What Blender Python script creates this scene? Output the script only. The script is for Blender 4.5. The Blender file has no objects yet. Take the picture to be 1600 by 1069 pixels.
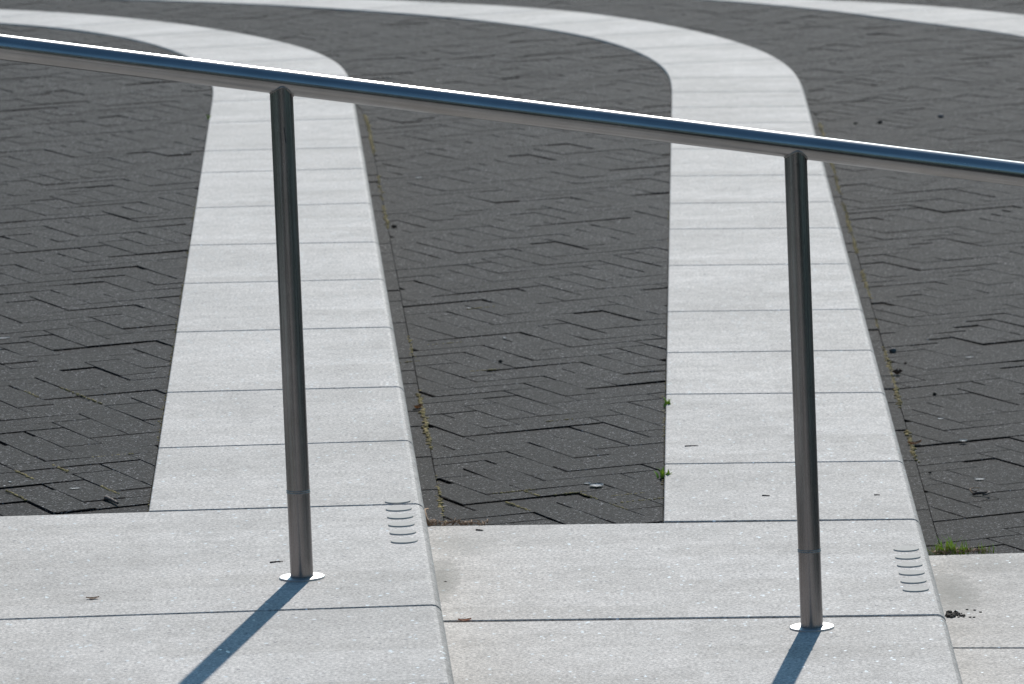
import bpy, bmesh, math, random
import numpy as np
from mathutils import Vector, Matrix, noise
random.seed(7); RNG = np.random.default_rng(7)

# ------------------------------------------------------------------ camera
scene = bpy.context.scene
FPX = 8000.0                      # focal length in pixels of a 1600 px wide frame
PIT, RHO, CAMH = math.atan(1082/FPX), math.atan(.037), 1.66
_F = np.array([0, math.cos(PIT), -math.sin(PIT)])
_U0 = np.array([0, math.sin(PIT), math.cos(PIT)])
_X = np.array([1., 0, 0])
_R = math.cos(RHO)*_X - math.sin(RHO)*_U0
_U = math.sin(RHO)*_X + math.cos(RHO)*_U0
_C = np.array([0, 0, CAMH])
cam_d = bpy.data.cameras.new('camera'); cam = bpy.data.objects.new('camera', cam_d)
scene.collection.objects.link(cam); scene.camera = cam
cam_d.sensor_width = 36; cam_d.lens = FPX/1600*36
cam_d.clip_start = .1; cam_d.clip_end = 2000
cam.matrix_world = Matrix(((_R[0], _U[0], -_F[0], _C[0]), (_R[1], _U[1], -_F[1], _C[1]),
                           (_R[2], _U[2], -_F[2], _C[2]), (0, 0, 0, 1)))
cam_d.dof.use_dof = True; cam_d.dof.focus_distance = 9.9; cam_d.dof.aperture_fstop = 16

# ------------------------------------------------------------------ light
SUN_EL, SUN_AZ = math.radians(35.3), math.radians(9.1)      # azimuth from +Y towards +X
world = bpy.data.worlds.new('World'); scene.world = world; world.use_nodes = True
wn = world.node_tree; wn.nodes.clear()
sky = wn.nodes.new('ShaderNodeTexSky'); sky.sky_type = 'NISHITA'; sky.sun_disc = False
sky.sun_elevation = SUN_EL; sky.sun_rotation = SUN_AZ
sky.air_density = 1.0; sky.dust_density = 0.4; sky.ozone_density = 1.2
bg = wn.nodes.new('ShaderNodeBackground'); bg.inputs['Strength'].default_value = .105
wo = wn.nodes.new('ShaderNodeOutputWorld')
tint = wn.nodes.new('ShaderNodeMix'); tint.data_type = 'RGBA'; tint.blend_type = 'MULTIPLY'; tint.inputs[0].default_value = 1
tint.inputs[7].default_value = (.72, 1.06, 1.16, 1)          # deep clear polarised blue
wn.links.new(sky.outputs[0], tint.inputs[6]); wn.links.new(tint.outputs[2], bg.inputs[0]); wn.links.new(bg.outputs[0], wo.inputs[0])
sd = bpy.data.lights.new('sun', 'SUN'); sd.energy = 4.6; sd.angle = math.radians(.5); sd.color = (1, .955, .90)
sun = bpy.data.objects.new('sun', sd); scene.collection.objects.link(sun)
sdir = Vector((math.sin(SUN_AZ)*math.cos(SUN_EL), math.cos(SUN_AZ)*math.cos(SUN_EL), math.sin(SUN_EL)))
sun.rotation_euler = sdir.to_track_quat('Z', 'Y').to_euler()
scene.view_settings.view_transform = 'Standard'; scene.view_settings.look = 'None'
scene.view_settings.exposure = 0.0; scene.view_settings.gamma = 1

# ------------------------------------------------------------------ helpers
RISE = .166
TZ = {0: RISE, 1: 0.0, 2: -RISE, 3: -2*RISE, 4: -3*RISE}
def bp(px, py, z):
    """where the ray through a photo pixel meets the level z (measuring the plaza from the photo)"""
    d = _F*FPX + _R*(px-800) + _U*(534.5-py)
    t = (z-CAMH)/d[2]; p = _C+d*t
    return np.array([p[0], p[1]])
def link(o, parent=None):
    scene.collection.objects.link(o)
    if parent is not None: o.parent = parent
    return o
def obj(name, bm, mat, parent=None, smooth=False):
    me = bpy.data.meshes.new(name); bm.to_mesh(me); bm.free()
    mats = mat if isinstance(mat, (list, tuple)) else [mat]
    for m in mats: me.materials.append(m)
    if smooth:
        me.polygons.foreach_set('use_smooth', [True]*len(me.polygons))
    return link(bpy.data.objects.new(name, me), parent)
def empty(name, loc, parent=None):
    o = bpy.data.objects.new(name, None); o.location = loc; o.empty_display_size = .1
    return link(o, parent)
def tag(o, label=None, cat=None, group=None, kind=None):
    if label: o['label'] = label
    if cat: o['category'] = cat
    if group: o['group'] = group
    if kind: o['kind'] = kind
    return o

# ------------------------------------------------------------------ materials
def mat(name):
    m = bpy.data.materials.new(name); m.use_nodes = True
    nt = m.node_tree; b = nt.nodes['Principled BSDF']
    return m, nt, b
def N(nt, t, **kw):
    n = nt.nodes.new(t)
    for k, v in kw.items():
        if k in n.inputs: n.inputs[k].default_value = v
        else: setattr(n, k, v)
    return n
def ramp(nt, src, stops):
    r = nt.nodes.new('ShaderNodeValToRGB'); nt.links.new(src, r.inputs[0])
    el = r.color_ramp.elements
    while len(el) < len(stops): el.new(.5)
    for e, (p, c) in zip(el, stops):
        e.position = p; e.color = (c, c, c, 1) if isinstance(c, float) else (*c, 1)
    return r.outputs[0]
def mix(nt, fac, a, b, mode='MIX'):
    n = nt.nodes.new('ShaderNodeMix'); n.data_type = 'RGBA'; n.blend_type = mode
    for i, v in ((0, fac), (6, a), (7, b)):
        if isinstance(v, (int, float)): n.inputs[i].default_value = v
        elif isinstance(v, tuple): n.inputs[i].default_value = (*v, 1)
        else: nt.links.new(v, n.inputs[i])
    return n.outputs[2]
def math_(nt, op, a, b=None):
    n = nt.nodes.new('ShaderNodeMath'); n.operation = op
    for i, v in ((0, a), (1, b)):
        if v is None: continue
        if isinstance(v, (int, float)): n.inputs[i].default_value = v
        else: nt.links.new(v, n.inputs[i])
    return n.outputs[0]
def noise_(nt, co, scale, detail=3, rough=.55):
    n = N(nt, 'ShaderNodeTexNoise', Scale=scale, Detail=detail, Roughness=rough); nt.links.new(co, n.inputs['Vector'])
    return n.outputs['Fac']
def voro(nt, co, scale, feature='F1'):
    n = N(nt, 'ShaderNodeTexVoronoi', Scale=scale); n.feature = feature; nt.links.new(co, n.inputs['Vector'])
    return n

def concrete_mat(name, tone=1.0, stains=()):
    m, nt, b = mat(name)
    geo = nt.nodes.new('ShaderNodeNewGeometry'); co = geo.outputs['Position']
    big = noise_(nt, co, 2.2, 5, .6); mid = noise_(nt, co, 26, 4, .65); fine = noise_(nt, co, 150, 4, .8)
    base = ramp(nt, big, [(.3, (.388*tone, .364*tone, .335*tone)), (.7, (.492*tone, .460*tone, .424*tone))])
    base = mix(nt, 1, base, ramp(nt, mid, [(.32, (.86, .86, .86)), (.68, (1.11, 1.11, 1.11))]), 'MULTIPLY')
    base = mix(nt, 1, base, ramp(nt, fine, [(.36, (.5, .5, .51)), (.5, (1., 1., 1.)), (.64, (1.5, 1.5, 1.49))]), 'MULTIPLY')
    base = mix(nt, 1, base, ramp(nt, noise_(nt, co, 9, 5, .65), [(.3, (.93, .93, .925)), (.7, (1.06, 1.06, 1.06))]), 'MULTIPLY')
    # per slab tone
    rnd = geo.outputs['Random Per Island']
    base = mix(nt, 1, base, ramp(nt, rnd, [(0, (.90, .895, .885)), (1, (1.05, 1.05, 1.05))]), 'MULTIPLY')
    # pores
    v = voro(nt, co, 95)
    rr = nt.nodes.new('ShaderNodeSeparateColor'); nt.links.new(v.outputs['Color'], rr.inputs[0])
    pore = math_(nt, 'MULTIPLY', math_(nt, 'LESS_THAN', v.outputs['Distance'], .34), math_(nt, 'GREATER_THAN', rr.outputs[0], .99))
    base = mix(nt, pore, base, (.16, .16, .165))
    # glossy quartz grains, their sparkle painted into the colour as near-white
    v2 = voro(nt, co, 120)
    r2 = nt.nodes.new('ShaderNodeSeparateColor'); nt.links.new(v2.outputs['Color'], r2.inputs[0])
    gr = math_(nt, 'MULTIPLY', math_(nt, 'LESS_THAN', v2.outputs['Distance'], .4), math_(nt, 'GREATER_THAN', r2.outputs[1], .982))
    base = mix(nt, gr, base, (.93, .93, .93))
    for (sx, sy, sz, rx, ry, amt, colr) in stains:
        mp = nt.nodes.new('ShaderNodeMapping'); mp.vector_type = 'TEXTURE'
        mp.inputs['Location'].default_value = (sx, sy, sz); mp.inputs['Scale'].default_value = (rx, ry, .06)
        nt.links.new(co, mp.inputs[0])
        ln = nt.nodes.new('ShaderNodeVectorMath'); ln.operation = 'LENGTH'; nt.links.new(mp.outputs[0], ln.inputs[0])
        d = math_(nt, 'ADD', ln.outputs['Value'], math_(nt, 'MULTIPLY', noise_(nt, co, 30, 5, .7), .9))
        f = math_(nt, 'MULTIPLY', ramp(nt, d, [(.55, 1.), (1.0, .35), (1.4, 0.)]), amt)
        base = mix(nt, f, base, colr)
    nt.links.new(base, b.inputs['Base Color'])
    nt.links.new(mix(nt, gr, (.82,)*3, (.22,)*3), b.inputs['Roughness'])
    b.inputs['Specular IOR Level'].default_value = .35
    h = math_(nt, 'ADD', math_(nt, 'MULTIPLY', fine, .8), math_(nt, 'MULTIPLY', mid, .5))
    bu = N(nt, 'ShaderNodeBump', Strength=.28, Distance=.003); nt.links.new(h, bu.inputs['Height'])
    nt.links.new(bu.outputs[0], b.inputs['Normal'])
    return m

def brick_mat():
    m, nt, b = mat('dark_clinker')
    geo = nt.nodes.new('ShaderNodeNewGeometry'); co = geo.outputs['Position']
    rnd = geo.outputs['Random Per Island']
    base = ramp(nt, rnd, [(0, (.0078, .0075, .0076)), (.5, (.0108, .0103, .0104)), (1, (.0142, .0136, .0137))])
    big = noise_(nt, co, 1.3, 4, .6)
    base = mix(nt, 1, base, ramp(nt, big, [(.3, (.88, .88, .9)), (.7, (1.14, 1.13, 1.11))]), 'MULTIPLY')
    v = voro(nt, co, 300); s = nt.nodes.new('ShaderNodeSeparateColor'); nt.links.new(v.outputs['Color'], s.inputs[0])
    base = mix(nt, 1, base, ramp(nt, s.outputs[0], [(0, (.1, .1, .1)), (.65, (.32, .32, .32)), (.85, (1.2, 1.2, 1.2)), (1, (16., 16., 16.))]), 'MULTIPLY')
    v2 = voro(nt, co, 140); s2 = nt.nodes.new('ShaderNodeSeparateColor'); nt.links.new(v2.outputs['Color'], s2.inputs[0])
    base = mix(nt, 1, base, ramp(nt, s2.outputs[1], [(0, (.35, .35, .35)), (.6, (1., 1., 1.)), (.9, (1.6, 1.6, 1.6)), (1, (2.6, 2.6, 2.6))]), 'MULTIPLY')
    nt.links.new(base, b.inputs['Base Color'])
    b.inputs['Roughness'].default_value = .85
    b.inputs['Specular IOR Level'].default_value = .17
    h = math_(nt, 'ADD', math_(nt, 'MULTIPLY', s.outputs[0], .7), math_(nt, 'MULTIPLY', noise_(nt, co, 120, 4, .7), 1.2))
    bu = N(nt, 'ShaderNodeBump', Strength=1.0, Distance=.0045); nt.links.new(h, bu.inputs['Height'])
    nt.links.new(bu.outputs[0], b.inputs['Normal'])
    return m

def bed_mat():
    m, nt, b = mat('joint_sand')
    geo = nt.nodes.new('ShaderNodeNewGeometry'); co = geo.outputs['Position']
    f = noise_(nt, co, 3.2, 4, .6)
    c = ramp(nt, f, [(.4, (.026, .025, .022)), (.58, (.032, .030, .024)), (.66, (.06, .058, .025))])
    c = mix(nt, 1, c, ramp(nt, noise_(nt, co, 160, 3, .7), [(.3, (.6, .6, .6)), (.7, (1.5, 1.5, 1.5))]), 'MULTIPLY')
    nt.links.new(c, b.inputs['Base Color']); b.inputs['Roughness'].default_value = 1.; b.inputs['Specular IOR Level'].default_value = .05
    return m

def plain(name, col, rough=.8, var=.35, scale=60, metal=0.):
    m, nt, b = mat(name)
    geo = nt.nodes.new('ShaderNodeNewGeometry')
    f = noise_(nt, geo.outputs['Position'], scale, 4, .65)
    lo = tuple(c*(1-var) for c in col); hi = tuple(min(1, c*(1+var)) for c in col)
    nt.links.new(ramp(nt, f, [(.3, lo), (.7, hi)]), b.inputs['Base Color'])
    b.inputs['Roughness'].default_value = rough; b.inputs['Metallic'].default_value = metal
    return m

def steel_mat(name, stretch, base=.40, rough=.2, warm=(1, 1, 1)):
    m, nt, b = mat(name)
    tc = nt.nodes.new('ShaderNodeTexCoord')
    mp = nt.nodes.new('ShaderNodeMapping'); mp.inputs['Scale'].default_value = stretch
    nt.links.new(tc.outputs['Object'], mp.inputs[0])
    f = noise_(nt, mp.outputs[0], 1.0, 5, .7)
    g = noise_(nt, tc.outputs['Object'], 9, 4, .6)
    c = mix(nt, 1, ramp(nt, f, [(.3, (base*.86, base*.84, base*.82)), (.7, (base*1.1, base*1.07, base*1.04))]),
            ramp(nt, g, [(.35, (.86, .85, .84)), (.7, (1.05, 1.05, 1.05))]), 'MULTIPLY')
    c = mix(nt, 1, c, warm, 'MULTIPLY')
    nt.links.new(c, b.inputs['Base Color'])
    b.inputs['Metallic'].default_value = 1.0
    r = ramp(nt, f, [(.3, rough*.8), (.7, rough*1.25)]); nt.links.new(r, b.inputs['Roughness'])
    bu = N(nt, 'ShaderNodeBump', Strength=.06, Distance=.001); nt.links.new(f, bu.inputs['Height'])
    nt.links.new(bu.outputs[0], b.inputs['Normal'])
    return m

dirt = (.17, .165, .145)
def _st(px, py, z, rx, ry, amt, col=dirt):
    p = bp(px, py, z); return (p[0], p[1], z, rx, ry, amt, col)
M_CONC = {
 0: concrete_mat('pale_concrete'),
 1: concrete_mat('pale_concrete_upper', 1.0, [_st(708, 1010, 0, .03, .25, .5), _st(690, 905, 0, .02, .2, .35)]),
 2: concrete_mat('pale_concrete_middle', .97, [_st(690, 905, -RISE, .07, .42, .75), _st(725, 850, -RISE, .14, .25, .35),
                 _st(1475, 930, -RISE, .02, .3, .3)]),
 3: concrete_mat('pale_concrete_lower', .93, [_st(1490, 925, -2*RISE, .10, .42, .8), _st(1540, 880, -2*RISE, .2, .22, .35)])}
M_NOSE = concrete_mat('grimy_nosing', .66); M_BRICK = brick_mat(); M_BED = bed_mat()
M_RAIL = steel_mat('brushed_steel_rail', (3, 260, 260), .37, .23)
M_POST = steel_mat('brushed_steel_post', (260, 260, 3), .30, .26, (1.03, .975, .985))
M_FLANGE = steel_mat('steel_flange', (90, 90, 90), .52, .45)
M_WELD = plain('weld_steel', (.26, .245, .23), .5, .4, 300, .8)
M_STUD = plain('stud_resin', (.52, .49, .44), .95, .06, 120)
M_STUD.node_tree.nodes['Principled BSDF'].inputs['Specular IOR Level'].default_value = .1
M_MOSS = plain('moss', (.23, .175, .06), .95, .7, 45)
M_GREEN = plain('weed_green', (.40, .52, .06), .6, .35, 60)
M_TAN = plain('dry_leaf', (.33, .20, .11), .8, .35, 90)
M_ORANGE = plain('rust_leaf', (.42, .13, .03), .7, .3, 90)
M_BARK = plain('twig_bark', (.10, .075, .06), .85, .4, 120)
M_WHITE = plain('white_scrap', (.72, .72, .70), .7, .08, 80)
M_STONE = plain('pebble_stone', (.10, .10, .10), .75, .4, 200)
M_SOIL = plain('soil_crumb', (.05, .04, .03), .95, .5, 200)
M_DARK = plain('scuff', (.02, .02, .022), .8, .2, 200)

# ------------------------------------------------------------------ plan curves of the step edges
class Curve:
    def __init__(s, pts):
        s.p = np.array(pts, float)
        d = np.linalg.norm(np.diff(s.p, axis=0), axis=1); s.s = np.concatenate([[0], np.cumsum(d)]); s.L = s.s[-1]
    def at(s, t):
        return np.stack([np.interp(t, s.s, s.p[:, 0]), np.interp(t, s.s, s.p[:, 1])], -1)
    def tan(s, t):
        a = s.at(np.maximum(0, np.asarray(t)-.02)); b = s.at(np.minimum(s.L, np.asarray(t)+.02)); v = b-a
        return v/np.linalg.norm(v, axis=-1, keepdims=True)
    def nearest(s, q):
        a = s.p[:-1]; d = s.p[1:]-a; L2 = (d**2).sum(1)
        t = np.clip(((q-a)*d).sum(1)/L2, 0, 1); c = a+d*t[:, None]; r = ((q-c)**2).sum(1); i = int(r.argmin())
        return s.s[i]+t[i]*math.sqrt(L2[i]), math.sqrt(r[i])
def smooth_curve(pts, it=60, step=.06, lock=None):
    c = Curve(pts); n = max(4, int(c.L/step)); p = c.at(np.linspace(0, c.L, n))
    for _ in range(it):
        q = p.copy(); q[1:-1] = .25*p[:-2]+.5*p[1:-1]+.25*p[2:]; p = q
    return Curve(p)
def build_curve(straight_a, straight_b, y0, bend, tail):
    """straight run through a,b from y0 up to its end b, then the traced bend, then a tail"""
    a, b = np.array(straight_a), np.array(straight_b); d = (b-a)/np.linalg.norm(b-a)
    st = a+d*((y0-a[1])/d[1])
    pts = [st, b]+[np.array(q) for q in bend]
    ang = tail[0]; p = pts[-1]
    for k in range(tail[2]):
        ang += tail[1]; p = p+np.array([math.sin(math.radians(ang)), math.cos(math.radians(ang))])*1.0; pts.append(p)
    return smooth_curve(pts)
W = lambda L, z: [bp(x, y, z) for x, y in L]
Y0 = -4.0
nose, inner = {}, {}
nose[1] = build_curve(bp(712, 1069, 0), bp(551, 135, 0), Y0,
    W([(545, 110), (530, 95), (500, 80), (450, 66), (400, 55), (325, 42), (250, 32), (125, 20), (0, 14)], 0), (-41, -2.2, 16))
inner[1] = build_curve(bp(232, 800, 0), bp(335, 135, 0), Y0,
    W([(318, 105), (300, 89), (250, 71), (200, 58), (100, 43), (0, 35)], 0), (-39, -2.2, 15))
nose[2] = build_curve(bp(1508, 1069, -RISE), bp(1256, 135, -RISE), Y0,
    W([(1250, 120), (1240, 105), (1200, 80), (1140, 60), (1080, 45), (1000, 30), (900, 17), (800, 9), (700, 4)], -RISE), (-38, -2., 18))
inner[2] = build_curve(bp(1037, 816, -RISE), bp(1050, 135, -RISE), Y0,
    W([(1045, 111), (1022, 93), (1000, 81), (950, 64), (900, 52), (800, 37), (700, 26), (600, 18), (500, 11.5), (400, 6), (250, 0)], -RISE), (-42, -2., 17))
def fake(base, off, rot, piv, dz, extra=0):
    """neighbouring steps outside the frame: the same outline moved and turned"""
    c, s = math.cos(math.radians(rot)), math.sin(math.radians(rot))
    q = base.p-np.array(piv); q = np.stack([c*q[:, 0]+s*q[:, 1], -s*q[:, 0]+c*q[:, 1]], -1)+np.array(piv)+np.array(off)
    return Curve(q)
def line_then(a, ang, y0, yb, bend, tail):
    d = np.array([math.sin(math.radians(ang)), math.cos(math.radians(ang))])
    p0 = np.array(a)+d*((y0-a[1])/d[1]); p1 = np.array(a)+d*((yb-a[1])/d[1])
    return build_curve(p0, p1, y0, bend, tail)
z3 = -2*RISE
nose[3] = line_then((1.86, 10.), 6.6, Y0, 22.3, [(3.36, 23.4), (3.27, 24.6), (3.05, 25.8)]+W([(1600, 22), (1500, 12), (1400, 5), (1300, 0)], z3), (-36, -2, 18))
inner[3] = line_then((1.325, 10.06), 6.6, Y0, 22.2, [(2.80, 23.2), (2.76, 24.2)]+W([(1600, 55), (1500, 42), (1400, 30), (1300, 16), (1130, 0)], z3), (-33, -2, 17))
nose[0] = line_then((-1.29, 10.), -6.8, Y0, 18.6, [(-2.45, 19.4), (-2.62, 20.1), (-3.05, 20.7), (-3.7, 21.2)], (-65, -1, 12))
inner[0] = line_then((-1.82, 9.94), -6.8, Y0, 18.5, [(-2.97, 19.1), (-3.15, 19.6), (-3.6, 20.0), (-4.2, 20.4)], (-66, -1, 11))

# ------------------------------------------------------------------ ground
def sheet(name, poly, z, m):
    bm = bmesh.new(); vs = [bm.verts.new((x, y, z)) for x, y in poly]
    f = bm.faces.new(vs)
    if f.normal.z < 0: f.normal_flip()
    bmesh.ops.triangulate(bm, faces=bm.faces[:])
    for f in bm.faces:
        f.normal_update()
        if f.normal.z < 0: f.normal_flip()
    return tag(obj(name, bm, m), kind='structure')
sheet('ground', [(-600, -600), (600, -600), (600, 600), (-600, 600)], TZ[4]-.0125, M_BRICK)
def offset(c, d):
    t = c.tan(c.s); n = np.stack([t[:, 1], -t[:, 0]], -1)       # right-hand side of travel = downhill
    return c.p+n*d
for k in (0, 1, 2, 3):
    e = offset(nose[k], -.10)
    e = e[::8]
    poly = [(-60, Y0), *map(tuple, e), (-60, e[-1][1])]
    sheet('paving_bed', poly, TZ[k]-.0122, M_BED)
    near = [(x, y) for x, y in map(tuple, e) if y < 3.05]
    sheet('paving', [(-60, Y0), *near, (-60, near[-1][1])], TZ[k]-.0075, M_BRICK)

# ------------------------------------------------------------------ concrete steps
def slab_bm(ins, outs, z, thick, r=.018, b=.002):
    """ins/outs: matching points along both long edges; the outer one is the rounded nosing"""
    ins = np.array(ins); outs = np.array(outs); n = len(ins)
    st = []
    def put(i0, i1, f, low):
        a = ins[i0]+(ins[i1]-ins[i0])*f; o = outs[i0]+(outs[i1]-outs[i0])*f
        u = (o-a)/np.linalg.norm(o-a); w = np.linalg.norm(o-a)
        prof = [(0, -thick), (0, -b-low), (b, -low), (w*.5, -low), (w-r-low*.3, -low)]
        for q in (22, 45, 68, 90):
            t = math.radians(q); prof.append((w-r+(r-low)*math.sin(t), -r+(r-low)*math.cos(t)))
        prof.append((w-low, -thick))
        st.append([(a[0]+u[0]*x, a[1]+u[1]*x, z+y) for x, y in prof])
    seg0 = np.linalg.norm(outs[1]-outs[0]); seg1 = np.linalg.norm(outs[-1]-outs[-2])
    put(0, 1, 0, b); put(0, 1, b/seg0, 0)
    for i in range(1, n-1): put(i, min(i+1, n-1), 0, 0)
    put(n-2, n-1, 1-b/seg1, 0); put(n-2, n-1, 1, b)
    bm = bmesh.new(); V = [[bm.verts.new(p) for p in s] for s in st]
    for i in range(len(V)-1):
        for j in range(len(V[0])-1):
            f = bm.faces.new((V[i][j], V[i+1][j], V[i+1][j+1], V[i][j+1]))
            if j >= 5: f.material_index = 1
            f.smooth = 4 <= j <= 8 and 1 <= i < len(V)-2
    for i in (1, len(V)-2):
        for j in range(len(V[0])-1):
            e = bm.edges.get((V[i][j], V[i][j+1]))
            if e: e.smooth = False
    bm.faces.new(V[0]); bm.faces.new(V[-1][::-1])
    bmesh.ops.recalc_face_normals(bm, faces=bm.faces[:])
    return bm
THICK = RISE+.05
def joint_pairs(k, joints):
    """(s on nosing, s on inner edge) for each traced joint: pixel on the nosing, pixel on the inner edge"""
    out = []
    for a, b in joints:
        out.append((nose[k].nearest(bp(*a, TZ[k]))[0], inner[k].nearest(bp(*b, TZ[k]))[0]))
    return out
J = {
 1: [((661, 787), (232, 799)), ((645.5, 688), (248, 700)), ((632, 604), (262, 613)), ((613, 511), (276, 519)), ((601, 436), (289, 443)),
     ((590, 378), (300, 383)), ((581, 317), (307, 325)), ((572, 263), (315, 270)), ((567, 230), (320, 236)), ((557, 185), (330, 192))],
 2: [((1441, 811), (1037, 815)), ((1420, 720), (1041, 725)), ((1388, 613), (1044, 616)), ((1370, 547), (1045, 551)), ((1350, 483), (1046, 487)),
     ((1330, 412), (1047, 415)), ((1312, 356), (1047, 358)), ((1302, 315), (1048, 318)), ((1295, 273), (1048, 275)), ((1285, 231), (1049, 233)), ((1272, 191), (1049.5, 193)),
     ((1264, 166), (1050, 168)), ((1258, 143), (1050, 144)), ((1250, 120), (1049, 122))]}
STEP_LABEL = {
 0: 'upper concrete step of the curving flight, mostly outside the picture on the left',
 1: 'pale concrete step carrying the left post of the handrail',
 2: 'pale concrete step in the middle, carrying the right post of the handrail',
 3: 'pale concrete step at the right edge of the picture, one rise below the right post'}
steps = {}
def slab(k, s0, s1, i0, i1, gap=.008, inn=None, parent=None):
    c_in = inn if inn is not None else inner[k]
    g = gap/2; n = max(3, int((s1-s0)/.12)+1)
    tt = np.linspace(0, 1, n)
    so = s0+g+(s1-s0-2*g)*tt; si = i0+g+(i1-i0-2*g)*tt
    dz = random.uniform(-.0001, .0001)
    bm = slab_bm(c_in.at(si), nose[k].at(so), TZ[k]+dz, THICK)
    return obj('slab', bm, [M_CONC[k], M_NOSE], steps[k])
FOOT = {k: Curve(offset(nose[k-1], .003)) for k in (1, 2, 3)}
FOOT[0] = Curve(offset(inner[0], -1.2))
row_edge = {}     # (point at foot, point at nosing) of the joint where bricks end behind the wide slabs
for k in (0, 1, 2, 3):
    steps[k] = tag(empty('stone_step', (*nose[k].at(nose[k].nearest(np.array([0, 9.]))[0]), TZ[k])), STEP_LABEL[k], 'step', 'concrete steps of the curving flight')
    steps[k]['label'] = STEP_LABEL[k]
bpy.context.view_layer.update()
# children are built in world space: cancel the empty's offset
def slab_rows(k, rows, gaps):
    """rows: list of s on nosing (near -> far joint positions), with matching s on the foot line"""
    for (a, b), (c, d), g in zip(rows[:-1], rows[1:], gaps):
        slab(k, a, c, b, d, g, inn=FOOT[k])
def s_on(c, y):                                   # arc length where the straight run reaches y
    return float(np.interp(y, c.p[:200, 1], c.s[:200])) if c.p[199, 1] > y else float(np.interp(y, c.p[:380, 1], c.s[:380]))
def row_pairs(k, pix, nearer):
    out = []
    for (pa, pb) in pix:            # pixels: one on the left of the joint, one on the right (nosing)
        A, B = bp(*pa, TZ[k]), bp(*pb, TZ[k]); d = (B-A)/np.linalg.norm(B-A)
        res = []
        for c in (nose[k], FOOT[k]):
            best = min(range(0, 460), key=lambda i: abs((c.p[i]-A)[0]*d[1]-(c.p[i]-A)[1]*d[0]))
            # refine
            p, q = c.p[max(0, best-1)], c.p[best+1]; f = lambda P: (P-A)[0]*d[1]-(P-A)[1]*d[0]
            t = f(p)/(f(p)-f(q)); res.append(c.s[max(0, best-1)]+t*(c.s[best+1]-c.s[max(0, best-1)]))
        out.append(tuple(res))
    a, b = out[-1]
    for dlt in nearer:
        a, b = a-dlt, b-dlt; out.append((a, b))
    return out[::-1]
rows = {
 1: row_pairs(1, [((0, 806), (660, 787)), ((0, 968), (690, 945))], [1.05]),
 2: row_pairs(2, [((672, 821), (1441, 811)), ((700, 971), (1478, 961))], [1.05, 1.05]),
 3: row_pairs(3, [((1462, 867), (1600, 863)), ((1498, 1012.5), (1600, 1012.5))], [1.05, 1.05])}
rows[0] = [(s_on(nose[0], y), s_on(FOOT[0], y)) for y in (7.0, 8.05, 9.1, 9.7)]
gaps = {0: [.01]*3, 1: [.011, .011], 2: [.012, .018, .018], 3: [.010, .011, .011]}
for k in (0, 1, 2, 3):
    R_ = rows[k]
    slab_rows(k, R_, gaps[k])
    # band towards the camera (outside the picture)
    a = R_[0][0]; ia = inner[k].nearest(nose[k].at(a))[0]
    while a > 1.2:
        slab(k, a-1.0, a, ia-1.0, ia); a -= 1.0; ia -= 1.0
    # band behind
    if k in J:
        prs = joint_pairs(k, J[k]); prs[0] = (R_[-1][0], inner[k].nearest(bp(*J[k][0][1], TZ[k]))[0])
    else:
        prs = [(R_[-1][0], inner[k].nearest(nose[k].at(R_[-1][0]))[0])]
        a, b = prs[0]
        while nose[k].at(a)[1] < (21.5 if k == 3 else 17.5):
            a += 1.0; b = inner[k].nearest(nose[k].at(a))[0]; prs.append((a, b))
    a, b = prs[-1]
    while True:
        a += .95
        if a > nose[k].L-.1: break
        nb = inner[k].nearest(nose[k].at(a))[0]
        if nb < b+.25: nb = b+.25
        if nb > inner[k].L-.1: break
        b = nb; prs.append((a, b))
    for i, ((a, b), (c, d)) in enumerate(zip(prs[:-1], prs[1:])):
        g = .011 if i else .010
        slab(k, a, c, b, d, g)
# raised grip discs in two rows
def disc_bm(r, hgt, n=40, b=.0002):
    bm = bmesh.new(); rings = []
    for rr, z in ((r, -.004), (r, hgt-b), (r-b, hgt)):
        rings.append([bm.verts.new((rr*math.cos(2*math.pi*i/n), rr*math.sin(2*math.pi*i/n), z)) for i in range(n)])
    for a, c in zip(rings[:-1], rings[1:]):
        for i in range(n): bm.faces.new((a[i], a[(i+1) % n], c[(i+1) % n], c[i]))
    bm.faces.new(rings[-1]); return bm
for k, pts in ((1, [(621.5, 784), (623.2, 796), (625.5, 808), (627.4, 820.3), (629.6, 832.8), (631.8, 846)]),
               (2, [(1416, 858.8), (1418.6, 871), (1421.5, 883.4), (1424.6, 896), (1427.4, 908.6), (1431, 921.6)])):
    for (px, py) in pts:
        p = bp(px, py, TZ[k]); o = obj('grip_stud', disc_bm(.0255, .0030), M_STUD, steps[k]); o.location = (p[0], p[1], TZ[k]-.0005)
for k in steps:
    for ch in steps[k].children: ch.matrix_parent_inverse = Matrix.Translation(-steps[k].location)

# ------------------------------------------------------------------ clinker paving, brick by brick
BW = .0905
def clip(poly, p, n):                       # keep the side where (x-p).n <= 0
    out = []
    for i in range(len(poly)):
        a, b = poly[i], poly[(i+1) % len(poly)]; da = (a-p)@n; db = (b-p)@n
        if da <= 0: out.append(a)
        if (da < 0 < db) or (db < 0 < da): out.append(a+(b-a)*(da/(da-db)))
    return out
def add_brick(V, Fc, poly, z, tilt, depth=.024, b=.0014):
    c = sum(poly)/len(poly); n = len(poly); i0 = len(V)
    inner_ = []
    for q in poly:
        v = c-q; l = np.linalg.norm(v); inner_.append(q+v/l*b*1.4)
    zz = lambda q: z+(q-c)@tilt
    V += [(q[0], q[1], zz(q)) for q in inner_]+[(q[0], q[1], zz(q)-b) for q in poly]+[(q[0], q[1], z-depth) for q in poly]
    Fc.append(tuple(range(i0, i0+n)))
    for r in (0, 1):
        for i in range(n):
            a = i0+r*n+i; d = i0+r*n+(i+1) % n
            Fc.append((a, a+n, d+n, d))
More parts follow.
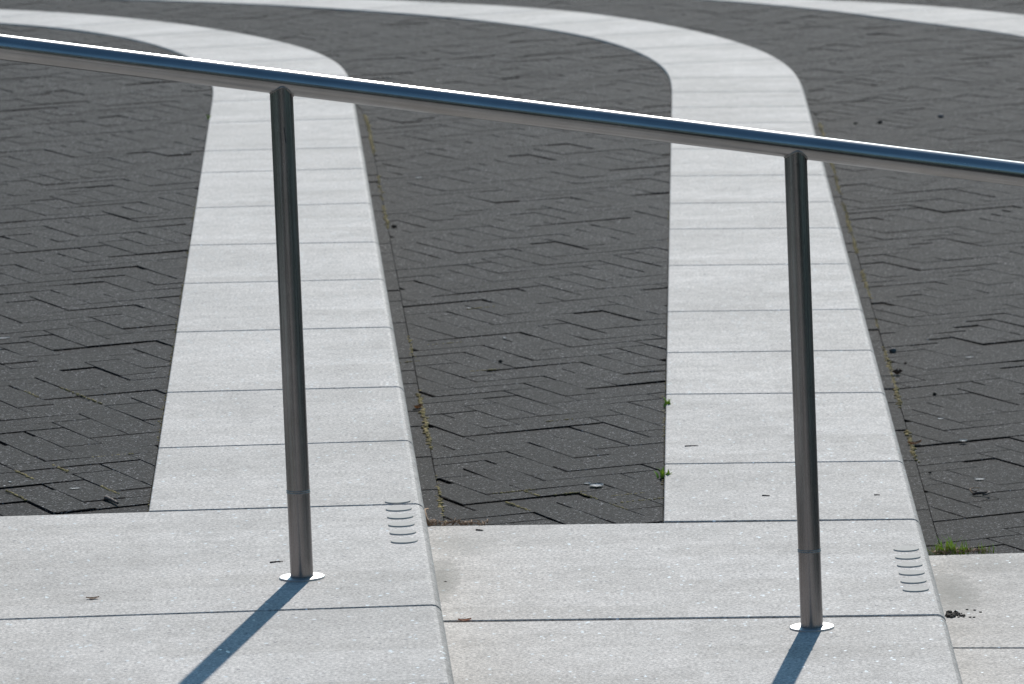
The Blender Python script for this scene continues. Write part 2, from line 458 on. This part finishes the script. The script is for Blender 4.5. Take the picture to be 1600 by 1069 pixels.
def ccw(poly):
    A = sum(poly[i][0]*poly[(i+1) % len(poly)][1]-poly[(i+1) % len(poly)][0]*poly[i][1] for i in range(len(poly)))
    return poly if A > 0 else poly[::-1]
def area(poly):
    return abs(sum(poly[i][0]*poly[(i+1) % len(poly)][1]-poly[(i+1) % len(poly)][0]*poly[i][1] for i in range(len(poly))))/2
def side(c, q):                             # signed distance to curve: >0 downhill (right), plus the local frame
    s, d = c.nearest(q); p = c.at(s); t = c.tan(s); n = np.array([t[1], -t[0]])
    return (q-p)@n, p, n, s
BND_X = {0: (-4.2, 0), 1: (-3.6, 1), 2: (-4.5, 2.0), 3: (-4.5, 4.2), 4: (-3, 6.5)}
RW = {1: .054, 2: .0535, 3: .0635, 4: .06}        # width of the running course at the riser
ANG = math.radians(22)
eA = np.array([math.cos(ANG), math.sin(ANG)]); eB = np.array([-math.sin(ANG), math.cos(ANG)])
def rowline(k, q):                          # >0 when q lies behind (beyond) the wide slabs, <0 within / nearer
    far = rows[k][-1]; near = rows[k][0]
    o = []
    for (a, b) in (far, near):
        A, B = FOOT[k].at(b), nose[k].at(a); d = (B-A)/np.linalg.norm(B-A); n = np.array([-d[1], d[0]])
        o.append(((q-A)@n, A, n))
    return o
for k in (0, 1, 2, 3, 4):
    V, Fc = [], []
    x0, x1 = BND_X[k]; ymax = {0: 21, 1: 25.5, 2: 30, 3: 32, 4: 34}[k]; ymin = 3.0 if k < 4 else 24
    R = 42; org = np.array([0., 15.])
    c_foot = FOOT[k] if k in (1, 2, 3) else (Curve(offset(nose[3], .003)) if k == 4 else None)
    for i in range(int(-R/BW/2), int(R/BW/2)):
        for j in range(int(-R/BW/2), int(R/BW/2)):
            kk = (i-j) % 6
            if kk not in (0, 5): continue
            w, l = (3, 1) if kk == 0 else (1, 3)
            c = org+eA*((i+w/2)*BW)+eB*((j+l/2)*BW)
            if not (x0 < c[0] < x1 and ymin < c[1] < ymax): continue
            if k == 4 and c[0] < 0.3: continue
            gp = .0016+random.random()*.0017
            hw, hl = w*BW/2-gp/2, l*BW/2-gp/2
            rr = random.gauss(0, .004); ca, sa = math.cos(rr), math.sin(rr)
            poly = [c+eA*(ca*x-sa*y)+eB*(sa*x+ca*y) for x, y in ((-hw, -hl), (hw, -hl), (hw, hl), (-hw, hl))]
            if k < 4:
                d, p, n, s = side(inner[k], c)
                if d > .2: continue
                if d > -.2: poly = clip(poly, p-n*.0025, n)
                rl = rowline(k, c); (dn, A, nn), (dm, Am, nm) = rl
                if dn < -.2 and dm > .2: continue
                if abs(dn) < .2 and len(poly) > 2: poly = clip(poly, A+nn*.006, -nn)
                if abs(dm) < .2 and len(poly) > 2: poly = clip(poly, Am-nm*.006, nm)
            if c_foot is not None and len(poly) > 2:
                d, p, n, s = side(c_foot, c)
                if d < -.16: continue
                if d < .3: poly = clip(poly, p+n*(RW[k]+.0012), -n)
            if len(poly) < 3 or area(poly) < .0006: continue
            # loose ground: slow waves plus a small tilt and settling of each brick
            wv = noise.noise(Vector((c[0]*.9, c[1]*.7, k*5.)))*.003
            z = TZ[k]-.006+wv+random.gauss(0, .0006)
            if random.random() < .10: z -= random.uniform(.001, .0035)
            tl = RNG.normal(0, .0045, 2)
            if k == 1:
                q = bp(60, 792, 0)
                if abs(c[0]-q[0]) < .22 and -.10 < (rowline(1, c)[0][0]) < .09: z -= .0035
            add_brick(V, Fc, ccw(poly), z, tl)
    if c_foot is not None:                   # single running course along the foot of the riser
        s = s_on(c_foot, 3.0) if k < 4 else c_foot.nearest(np.array([2.9, 24.]))[0]
        while s < c_foot.L-.3:
            L = .24; q = c_foot.at(s+L/2)
            if q[0] < x0 or q[1] > ymax: break
            t = c_foot.tan(s+L/2); n = np.array([t[1], -t[0]])
            gp = .003
            poly = [q-t*(L/2-gp/2)+n*.006, q+t*(L/2-gp/2)+n*.006, q+t*(L/2-gp/2)+n*RW[k], q-t*(L/2-gp/2)+n*RW[k]]
            ok = True
            if k < 4:
                (dn, A, nn), (dm, Am, nm) = rowline(k, q)
                if dn < -.13 and dm > .13: ok = False
                elif abs(dn) < .16: poly = clip(poly, A+nn*.008, -nn)
                elif abs(dm) < .16: poly = clip(poly, Am-nm*.008, nm)
            if ok and len(poly) > 2 and area(poly) > .0006:
                add_brick(V, Fc, ccw(poly), TZ[k]-.006+random.gauss(0, .001), RNG.normal(0, .005, 2))
            s += L
    me = bpy.data.meshes.new('brick_paving'); me.from_pydata(V, [], Fc); me.materials.append(M_BRICK); me.update()
    tag(link(bpy.data.objects.new('brick_paving', me)), kind='structure')
    print('bricks', k, len(Fc))

# ------------------------------------------------------------------ handrail
b1 = bp(472, 903, 0); b2 = bp(1268.7, 981, -RISE)
P1 = Vector((*b1, 0)); P2 = Vector((*b2, -RISE))
T1 = P1+Vector((0, 0, .9053)); T2 = P2+Vector((-.0048, 0, .9018))
rd = (T2-T1); rail_root = tag(empty('handrail', P1), 'brushed stainless steel tube handrail sloping down across the picture on round posts', 'handrail')
RAD = .0212; RAILR = .0227
def tube(p, q, r, n=48, cap=True, rings=2):
    bm = bmesh.new(); p, q = Vector(p), Vector(q); ax = (q-p).normalized(); L = (q-p).length
    R3 = ax.to_track_quat('Z', 'Y').to_matrix()
    vs = []
    for k in range(rings):
        z = L*k/(rings-1)
        vs.append([bm.verts.new(p+R3 @ Vector((r*math.cos(2*math.pi*i/n), r*math.sin(2*math.pi*i/n), z))) for i in range(n)])
    for a, b in zip(vs[:-1], vs[1:]):
        for i in range(n):
            f = bm.faces.new((a[i], a[(i+1) % n], b[(i+1) % n], b[i])); f.smooth = True
    if cap:                                   # caps on their own vertices, so they do not bend the side normals
        bm.faces.new([bm.verts.new(v.co) for v in vs[0][::-1]]); bm.faces.new([bm.verts.new(v.co) for v in vs[-1]])
    return bm
def local_tube(name, p, q, r, m, parent, origin):
    """a tube whose own axes follow it (so the brushed grain runs along it)"""
    p, q = Vector(p), Vector(q); L = (q-p).length
    bm = tube((0, 0, 0), (L, 0, 0), r) if name == 'rail_tube' else tube((0, 0, 0), (0, 0, L), r)
    o = obj(name, bm, m, parent)
    ax = (q-p).normalized()
    o.rotation_euler = ax.to_track_quat('X' if name == 'rail_tube' else 'Z', 'Y' if name != 'rail_tube' else 'Z').to_euler()
    o.location = p-origin
    return o
local_tube('rail_tube', T1-rd*1.15, T2+rd*1.15, RAILR, M_RAIL, rail_root, P1)
def lathe(prof, n=56):
    bm = bmesh.new(); rings = [[bm.verts.new((r*math.cos(2*math.pi*i/n), r*math.sin(2*math.pi*i/n), z)) for i in range(n)] for r, z in prof]
    for a, b in zip(rings[:-1], rings[1:]):
        for i in range(n): bm.faces.new((a[i], a[(i+1) % n], b[(i+1) % n], b[i]))
    return bm
def bumpy_ring(R_, r, z0, slope, seed, n=64):
    """weld bead around the post head, following the underside of the rail"""
    rnd = random.Random(seed); bm = bmesh.new(); rings = []
    for i in range(n):
        a = 2*math.pi*i/n; rr = r*(1+rnd.uniform(-.25, .3)); x, y = R_*math.cos(a), R_*math.sin(a)
        # underside of a horizontal tube of radius RAD running along x
        zt = z0+slope*x-math.sqrt(RAILR**2-y*y)
        rings.append([bm.verts.new(((R_+rr*math.cos(t))*math.cos(a), (R_+rr*math.cos(t))*math.sin(a), zt+rr*math.sin(t))) for t in (0, 1.05, 2.1, 3.14, 4.2, 5.2)])
    for i in range(n):
        A, B = rings[i], rings[(i+1) % n]
        for j in range(6): bm.faces.new((A[j], B[j], B[(j+1) % 6], A[(j+1) % 6]))
    return bm
slope = rd.z/math.hypot(rd.x, rd.y); yaw = math.atan2(rd.y, rd.x)
def post(base, top, seed, seam, label=None, mark=False):
    p = local_tube('post', base, top-Vector((0, 0, RAD*.35)), RAD*.985, M_POST, rail_root, P1)
    if label: p['label'] = label
    lx = p.rotation_euler.to_matrix() @ Vector((1, 0, 0)); phi = math.atan2(lx.y, lx.x)   # where the post's own X axis points
    L = (top-base).length
    fl = obj('base_flange', lathe([(.0415, 0), (.0415, .0022), (.0405, .0032), (RAD+.0006, .0036)]), M_FLANGE, p); fl.rotation_euler.z = seed
    sm = obj('seam_ring', lathe([(RAD*.985, seam-.0030), (RAD+.0007, seam-.0022), (RAD+.0002, seam-.0006), (RAD-.0008, seam), (RAD+.0002, seam+.0006), (RAD+.0009, seam+.0022), (RAD*.985, seam+.0030)]), M_WELD, p, True)
    wd = obj('weld_bead', bumpy_ring(RAD*.99, .0022, L+.0005, slope, seed), M_WELD, p, True); wd.rotation_euler.z = yaw-phi
    if mark:
        bm = bmesh.new(); n = 9
        up, dn = [], []
        for i in range(n):
            t = i/(n-1); a = -math.pi/2+.12+.16*t; z = L-.083-.026*t+.004*math.sin(t*7); w_ = .0060*math.sin(math.pi*min(1, t+.08))+.0006
            for lst, s_ in ((up, 1), (dn, -1)):
                lst.append(bm.verts.new(((RAD+.0006)*math.cos(a), (RAD+.0006)*math.sin(a), z+s_*w_)))
        for i in range(n-1): bm.faces.new((dn[i], dn[i+1], up[i+1], up[i]))
        sc_ = obj('scuff_mark', bm, M_DARK, p); sc_.rotation_euler.z = -phi
    return p
post(P1, T1, 1, .160, 'left post of the handrail, with a dark scuff near its top', True)
post(P2, T2, 2, .147, 'right post of the handrail, standing one step lower')
# the posts that carry the rail outside the picture
post(P1-Vector((rd.x, rd.y, -RISE)), T1-rd+Vector((0, 0, 0)), 3, .15)
post(P2+Vector((rd.x, rd.y, -RISE)), T2+rd, 4, .15)

# ------------------------------------------------------------------ moss, weeds and litter
def blob(bm, c, rx, ry, rz, seed, sub=1):
    r = bmesh.ops.create_icosphere(bm, subdivisions=sub, radius=1)
    for v in r['verts']:
        q = v.co.copy(); f = 1+.35*noise.noise(q*1.7+Vector((seed, 0, 0)))
        v.co = Vector((q.x*rx*f+c[0], q.y*ry*f+c[1], q.z*rz*f+c[2]))
def moss_line(name, curve, off, s0, s1, z, dens, label, wid=.006):
    bm = bmesh.new(); s = s0; i = 0
    while s < s1:
        t = curve.tan(s); n = np.array([t[1], -t[0]]); p = curve.at(s)+n*(off+random.gauss(0, wid*.5))
        g = noise.noise(Vector((s*1.6, off*9, z*3)))
        if g > -.25+random.random()*.25:
            r = random.uniform(.3, 1.)*wid*(1+.5*g); blob(bm, (p[0], p[1], z), r, r*1.6, r*.55, i)
        s += random.uniform(.3, 1.3)/dens; i += 1
    return tag(obj(name, bm, M_MOSS, None, True), label, 'moss', kind='stuff')
for k, nm in ((2, 'yellowish moss in the joint along the foot of the step with the left post'), (3, 'greenish moss in the joint along the foot of the step with the right post')):
    c = FOOT[k]; a = s_on(c, 9.5 if k == 2 else 10.2)
    moss_line('moss', c, RW[k]+.0008, a, a+11, TZ[k]-.0062, 110, nm, .0062)
for k, nm in ((1, 'thin moss along the brick edge of the left concrete band'), (2, 'thin moss along the brick edge of the right concrete band')):
    a = inner[k].nearest(bp(232, 800, 0) if k == 1 else bp(1037, 815, -RISE))[0]
    moss_line('moss', inner[k], -.003, a, a+6, TZ[k]-.007, 40, nm, .004)
# moss in joints between bricks: short strips following the two joint directions
bm = bmesh.new()
for (px, py, k, d_, L) in [(815, 768, 2, 'A', .10), (790, 790, 2, 'B', .14), (850, 765, 2, 'B', .1), (935, 770, 2, 'B', .10), (985, 770, 2, 'A', .08), (1000, 778, 2, 'A', .12), (950, 790, 2, 'B', .1), (890, 765, 2, 'A', .08),
        (15, 712, 1, 'B', .12), (70, 735, 1, 'B', .14), (75, 738, 1, 'B', .1), (45, 768, 1, 'B', .14), (140, 765, 1, 'B', .12), (120, 725, 1, 'B', .12), (185, 710, 1, 'A', .1),
        (85, 612, 1, 'B', .2), (120, 625, 1, 'B', .12), (30, 615, 1, 'B', .12), (750, 575, 2, 'A', .1), (700, 535, 2, 'A', .1), (620, 560, 2, 'A', .1), (870, 650, 2, 'A', .08), (760, 480, 2, 'A', .08)]:
    p = bp(px, py, TZ[k]); e = eA if d_ == 'A' else -eB
    # snap to the joint grid
    q = p-np.array([0., 15.]); u, v = q@eA/BW, q@eB/BW
    if d_ == 'A': v = round(v)
    else: u = round(u)
    p = np.array([0., 15.])+eA*(u*BW)+eB*(v*BW)
    n = int(L/.0035)
    for i in range(n):
        if random.random() < .4: continue
        w = p+e*(L*(i/n-.5)); r = random.uniform(.0016, .004)
        blob(bm, (w[0]+random.gauss(0, .0015), w[1]+random.gauss(0, .0015), TZ[k]-.0055), r, r*1.5, r*.6, i)
tag(obj('moss', bm, M_MOSS, None, True), 'olive moss growing in the joints between the dark bricks', 'moss', kind='stuff')

def blade(bm, base, ang, lean, L, w, seg=5):
    d = Vector((math.cos(ang), math.sin(ang), 0)); sd_ = Vector((-d.y, d.x, 0)); prev = None
    for i in range(seg+1):
        t = i/seg; c = Vector(base)+d*(L*lean*t*t)+Vector((0, 0, L*(t-.35*lean*t*t))); ww = w*(1-t**1.6)*(.55+.45*min(1, t*4))+.0002
        cur = [bm.verts.new(c-sd_*ww/2), bm.verts.new(c+Vector((0, 0, -ww*.25))+d*ww*.1), bm.verts.new(c+sd_*ww/2)]
        if prev:
            for j in (0, 1): bm.faces.new((prev[j], prev[j+1], cur[j+1], cur[j]))
        prev = cur
def weed(px, py, k, label, n=9, size=.03, m=None, spread=.01, leafy=False, parts=True):
    p = bp(px, py, TZ[k]); root = Vector((p[0], p[1], TZ[k]-.008)); bm = bmesh.new()
    for i in range(n):
        bx = root+Vector((random.gauss(0, spread), random.gauss(0, spread*.4), 0))
        blade(bm, bx, random.uniform(0, 6.28), random.uniform(.2, .9), size*random.uniform(.5, 1.1), size*(.28 if leafy else .09))
    for v in bm.verts: v.co -= root
    o = obj('weed', bm, m or M_GREEN); o.location = root
    return tag(o, label, 'weed')
weed(1042, 632, 2, 'small light green weed at the edge of the right concrete band, upper of two', 11, .030, leafy=True, spread=.004)
weed(1037, 742, 2, 'small light green weed at the edge of the right concrete band, lower of two', 12, .030, leafy=True, spread=.005)
weed(1042, 512, 2, 'dry reddish sprig at the brick edge of the right concrete band', 6, .018, M_TAN, .006)
weed(328, 183, 1, 'tiny green weed beside the far part of the left concrete band', 6, .026, leafy=True, spread=.004)
# grass tuft in the corner by the lowest step
for i, (px, py, n, sz, sp, lb) in enumerate([(1470, 862, 44, .030, .015, 'low tuft of green grass in the corner beside the right step edge'),
        (1484, 862, 22, .050, .010, 'tallest green grass tuft in the joint where dark bricks meet the right slab'),
        (1506, 862, 18, .038, .008, 'upright green grass tuft to the right of the tallest one'),
        (1538, 860, 18, .028, .010, 'short grass tuft at the right end of the weedy joint')]):
    o = weed(px, py, 3, lb, n, sz, None, sp); o.name = 'grass_tuft'; o['category'] = 'grass'; o['group'] = 'grass tufts in the joint by the right slab'
def litter_line(px0, py0, px1, py1, k, n, label, size=.012, spread=.008):
    bm = bmesh.new(); a, b = bp(px0, py0, TZ[k]), bp(px1, py1, TZ[k])
    for i in range(n):
        t = random.random()**1.25; p = a+(b-a)*t; an = random.uniform(0, 3.14); L = size*random.uniform(.3, 1.2)
        c = Vector((p[0]+random.gauss(0, spread*.4), p[1]+random.gauss(0, spread), TZ[k]-.004+random.random()*.006))
        blade(bm, c, an, random.uniform(.9, 2.2), L, L*random.choice((.12, .35, .5)), 3)
    return tag(obj('leaf_litter', bm, [M_TAN]), label, 'leaf litter', kind='stuff')
litter_line(672, 819, 765, 818, 2, 150, 'brown dry leaf litter in the joint at the foot of the left step')
litter_line(1462, 864, 1545, 861, 3, 120, 'brown crumbs and dry bits among the grass tufts by the right slab')
def low(label):                              # litter on the bricks lies a little lower than litter on the slabs
    return -.0055 if any(w in label for w in ('brick', 'scrap', 'flake', 'fleck', 'curled twig', 'band')) and 'on the pale slab' not in label and 'band slab' not in label else 0.
def twig(px0, py0, px1, py1, k, r, label, m=M_BARK, bend=.15, lift=0., name='twig', cat='twig'):
    a, b = bp(px0, py0, TZ[k]), bp(px1, py1, TZ[k]); zb = TZ[k]+low(label)+r*.8; A = Vector((*a, zb)); B = Vector((*b, zb+lift)); d = B-A
    sd_ = Vector((-d.y, d.x, 0))*bend; bm = bmesh.new(); prev = None; n = 7
    for i in range(n+1):
        t = i/n; c = A+d*t+sd_*math.sin(t*math.pi)+Vector((0, 0, lift*.5*math.sin(t*math.pi))); rr = r*(1-.45*t)*(1+.2*math.sin(t*19))
        q = d.normalized().to_track_quat('Z', 'Y').to_matrix()
        cur = [bm.verts.new(c+q @ Vector((rr*math.cos(x*math.pi/3), rr*math.sin(x*math.pi/3), 0))-A) for x in range(6)]
        if prev:
            for j in range(6): bm.faces.new((prev[j], prev[(j+1) % 6], cur[(j+1) % 6], cur[j]))
        else: bm.faces.new(cur[::-1])
        prev = cur
    bm.faces.new(prev)
    o = obj(name, bm, m, None, True); o.location = A
    return tag(o, label, cat)
twig(165, 776, 184, 785, 1, .0045, 'short brown twig lying on the dark bricks above the left slab', bend=.02)
twig(422, 880, 442, 878, 1, .0016, 'thin dark stalk on the pale slab left of the left post', bend=.1)
twig(1070, 698, 1091, 697, 2, .0016, 'thin dark stalk on the pale slab of the right band, near its brick edge', bend=.08)
twig(1191, 775, 1203, 775.5, 2, .0016, 'tiny dark stalk lying left of the right post on the band slab', bend=.1)
twig(1366, 774, 1375, 774, 2, .0014, 'tiny dark stalk lying right of the right post on the band slab', bend=.1)
twig(744, 829, 755, 830, 2, .002, 'small dark stalk on the middle slab just below the leaf litter', bend=.1)
twig(671, 822, 669, 812, 2, .004, 'upright pale stalk at the corner where the left step meets the middle slab', M_TAN, .1, .02)
twig(1521, 770, 1536, 776, 3, .0035, 'curled brown twig on the dark bricks at the right edge', bend=.45, lift=.006)
twig(1521, 769, 1530, 765, 3, .0018, 'pale bent straw over the curled twig at the right edge', M_TAN, .4, .008)
def leaf(px, py, k, L, w, label, m, rot=0., curl=.3, name='leaf', cat='leaf', z=0.002):
    p = bp(px, py, TZ[k]); bm = bmesh.new(); n, q = 8, 4; V = []
    for i in range(n+1):
        t = i/n; ww = w*math.sin(math.pi*(.04+.92*t))**.8*(1+.12*math.sin(i*2.3)); V.append([])
        for j in range(q+1):
            u = j/q-.5; V[-1].append(bm.verts.new((L*(t-.5), ww*u, curl*L*((t-.5)**2)*1.2+abs(u)*w*curl*.7)))
    for i in range(n):
        for j in range(q): bm.faces.new((V[i][j], V[i+1][j], V[i+1][j+1], V[i][j+1]))
    bmesh.ops.solidify(bm, geom=bm.faces[:], thickness=.0006)
    o = obj(name, bm, m, None, True); o.location = (p[0], p[1], TZ[k]+low(label)+z*.4); o.rotation_euler.z = rot
    return tag(o, label, cat)
leaf(145, 936, 1, .024, .014, 'small tan leaf on the large pale slab at lower left', M_TAN, .1)
leaf(726, 970, 2, .026, .018, 'rust orange leaf caught in the wide joint of the middle slabs', M_ORANGE, .05, .3, z=.001)
leaf(653, 635, 2, .030, .022, 'crumpled brown leaf in the mossy joint beside the left band', M_TAN, .9, .6)
leaf(1429, 691, 3, .036, .022, 'reddish brown leaf at the foot of the right band', M_TAN, .2, .5)
leaf(1402, 583, 3, .024, .03, 'crumpled dark leaf in the mossy joint beside the right band', M_BARK, 1.2, .9)
leaf(932, 757, 2, .030, .045, 'white feather-like scrap on the dark bricks near the right band', M_WHITE, .1, .25, 'scrap', 'scrap')
leaf(918, 753, 2, .014, .02, 'tiny white flake beside the feather-like scrap', M_WHITE, .4, .3, 'scrap', 'scrap')
leaf(1515, 556, 3, .024, .018, 'thin white scrap highest on the dark bricks at right', M_WHITE, .05, .2, 'scrap', 'scrap')
leaf(1470, 652, 3, .016, .02, 'small white slanted scrap left of the others on the right bricks', M_WHITE, -.6, .2, 'scrap', 'scrap')
leaf(1505, 687, 3, .019, .03, 'bright white scrap in the middle of the right bricks', M_WHITE, .0, .3, 'scrap', 'scrap')
leaf(1531, 746, 3, .026, .02, 'flat white scrap just above the curled twig at right', M_WHITE, .0, .15, 'scrap', 'scrap')
leaf(6, 526, 1, .030, .022, 'white scrap at the left edge of the picture on dark bricks', M_WHITE, .0, .2, 'scrap', 'scrap')
leaf(117, 759.5, 1, .024, .012, 'thin white scrap on the bricks left of the short twig', M_WHITE, .0, .1, 'scrap', 'scrap')
leaf(16, 750, 1, .007, .02, 'white fleck on the bricks at lower left', M_WHITE, .3, .2, 'scrap', 'scrap')
leaf(733, 479, 2, .012, .02, 'small white flake on the bricks right of the left band', M_WHITE, .2, .2, 'scrap', 'scrap')
leaf(789, 526, 2, .007, .03, 'tiny white flake in the centre of the middle bricks', M_WHITE, .2, .2, 'scrap', 'scrap')
leaf(654, 276, 2, .022, .03, 'white flake on the bricks below the rail', M_WHITE, .1, .2, 'scrap', 'scrap')
def pebble(px, py, k, r, label, m=M_STONE, sq=.7):
    p = bp(px, py, TZ[k]); bm = bmesh.new(); blob(bm, (0, 0, 0), r, r*.85, r*sq, px, 2)
    o = obj('pebble', bm, m, None, True); o.location = (p[0], p[1], TZ[k]-.006+r*sq*.8)
    return tag(o, label, 'pebble')
pebble(1395, 548, 3, .011, 'dark round pebble on the bricks just right of the right band')
pebble(1415, 565, 3, .004, 'small dark crumb below the round pebble right of the band', M_SOIL)
pebble(1460, 614, 3, .006, 'dark pebble lying among the right bricks, left of the white scraps', M_SOIL)
pebble(1453, 736, 3, .004, 'tiny dark pebble on the right bricks above the grass', M_SOIL)
pebble(616, 353, 2, .010, 'dark pebble in the mossy joint beside the left band', M_SOIL, .6)
pebble(1375, 191, 3, .011, 'black pebble on the far bricks right of the rail', M_SOIL)
pebble(1470, 182, 3, .012, 'grey pebble on the far bricks, right of the black one', M_STONE)
pebble(1337, 192, 3, .008, 'dark pebble on the far bricks, left of the black one', M_SOIL)
pebble(782, 563, 2, .006, 'small dark pebble in the centre of the middle bricks', M_SOIL)
pebble(696, 909, 2, .006, 'dark crumb on the middle slab at the foot of the left step', M_SOIL)
bm = bmesh.new()
for i in range(70):
    t = random.random()**1.6; p = bp(1481+28*t+random.gauss(0, 1.5), 961+2*t+random.gauss(0, 1.6), TZ[3]); r = random.uniform(.0015, .0055)*(1.2-.7*t)
    blob(bm, (p[0], p[1], TZ[3]+r*.4), r, r, r*.7, i)
for (px, py) in ((1511, 953), (1523, 954), (1532, 957), (1516, 965), (1522, 965)):
    p = bp(px, py, TZ[3]); r = .0025; blob(bm, (p[0], p[1], TZ[3]+r*.4), r*1.5, r, r*.5, px)
tag(obj('soil', bm, M_SOIL, None, True), 'dark soil crumbs on the lower right slab against the step', 'soil', kind='stuff')

# ------------------------------------------------------------------ unseen row of trees, added behind the camera as something dark for the steel to mirror
M_LEAF = plain('tree_foliage', (.10, .066, .055), .8, .4, 3); M_TRUNK = plain('tree_bark', (.07, .055, .045), .9, .4, 12)
def added_tree(loc, hgt, rad, seed, label):
    rnd = random.Random(seed); root = empty('added_tree', loc); tag(root, label, 'added_tree', 'unseen trees added behind the camera')
    bm = bmesh.new(); prev = None
    for i in range(9):
        t = i/8; r = .22*(1-.75*t); c = Vector((.15*math.sin(3*t+seed), .12*math.sin(2.2*t+seed*2), hgt*.8*t))
        cur = [bm.verts.new(c+Vector((r*math.cos(a*math.pi/5), r*math.sin(a*math.pi/5), 0))) for a in range(10)]
        if prev:
            for j in range(10): bm.faces.new((prev[j], prev[(j+1) % 10], cur[(j+1) % 10], cur[j]))
        prev = cur
    obj('trunk', bm, M_TRUNK, root, True)
    V, Fc = [], []
    clumps = [(rnd.gauss(0, rad*.45), rnd.gauss(0, rad*.45), hgt*.56+rnd.gauss(0, hgt*.17), rad*rnd.uniform(.28, .5)) for _ in range(34)]
    for i in range(9000):
        cx, cy, cz, cr = rnd.choice(clumps); d = Vector((rnd.gauss(0, 1), rnd.gauss(0, 1), rnd.gauss(0, 1))).normalized()*cr*rnd.random()**.4
        p = Vector((cx, cy, max(.35, cz)))+d; p.z = max(.2, p.z)
        a = Vector((rnd.gauss(0, 1), rnd.gauss(0, 1), rnd.gauss(0, 1))).normalized(); b_ = a.cross(Vector((rnd.gauss(0, 1), rnd.gauss(0, 1), rnd.gauss(0, 1)))).normalized()
        L = .17*rnd.uniform(.7, 1.4); i0 = len(V)
        V += [tuple(p-a*L), tuple(p-b_*L*.5), tuple(p+a*L), tuple(p+b_*L*.5)]; Fc.append((i0, i0+1, i0+2, i0+3))
    me = bpy.data.meshes.new('crown'); me.from_pydata(V, [], Fc); me.materials.append(M_LEAF)
    link(bpy.data.objects.new('crown', me), root); return root
zt = TZ[4]-.0125
t0 = added_tree((-1., -13, zt), 8.5, 2.6, 1, 'broad leafy one of the unseen trees added behind the camera, nearest of its row')
for i, (x, y, h_) in enumerate([(-6.2, -13.5, 1.05), (4.2, -13.2, .95), (9.4, -13.8, 1.1), (-11.5, -14.2, 1.), (14.8, -14, 1.), (-17, -14.5, 1.08)]):
    r_ = t0.copy(); link(r_); r_.location = (x, y, zt); r_.rotation_euler.z = 1.3*(i+1); r_.scale = (h_, h_, h_)
    r_['label'] = 'leafy one of the unseen trees added behind the camera, %s of its row' % ('left of the nearest', 'right of the nearest', 'far right', 'far left', 'last on the right', 'last on the left')[i]
    for ch in t0.children:
        c2 = ch.copy(); link(c2, r_)
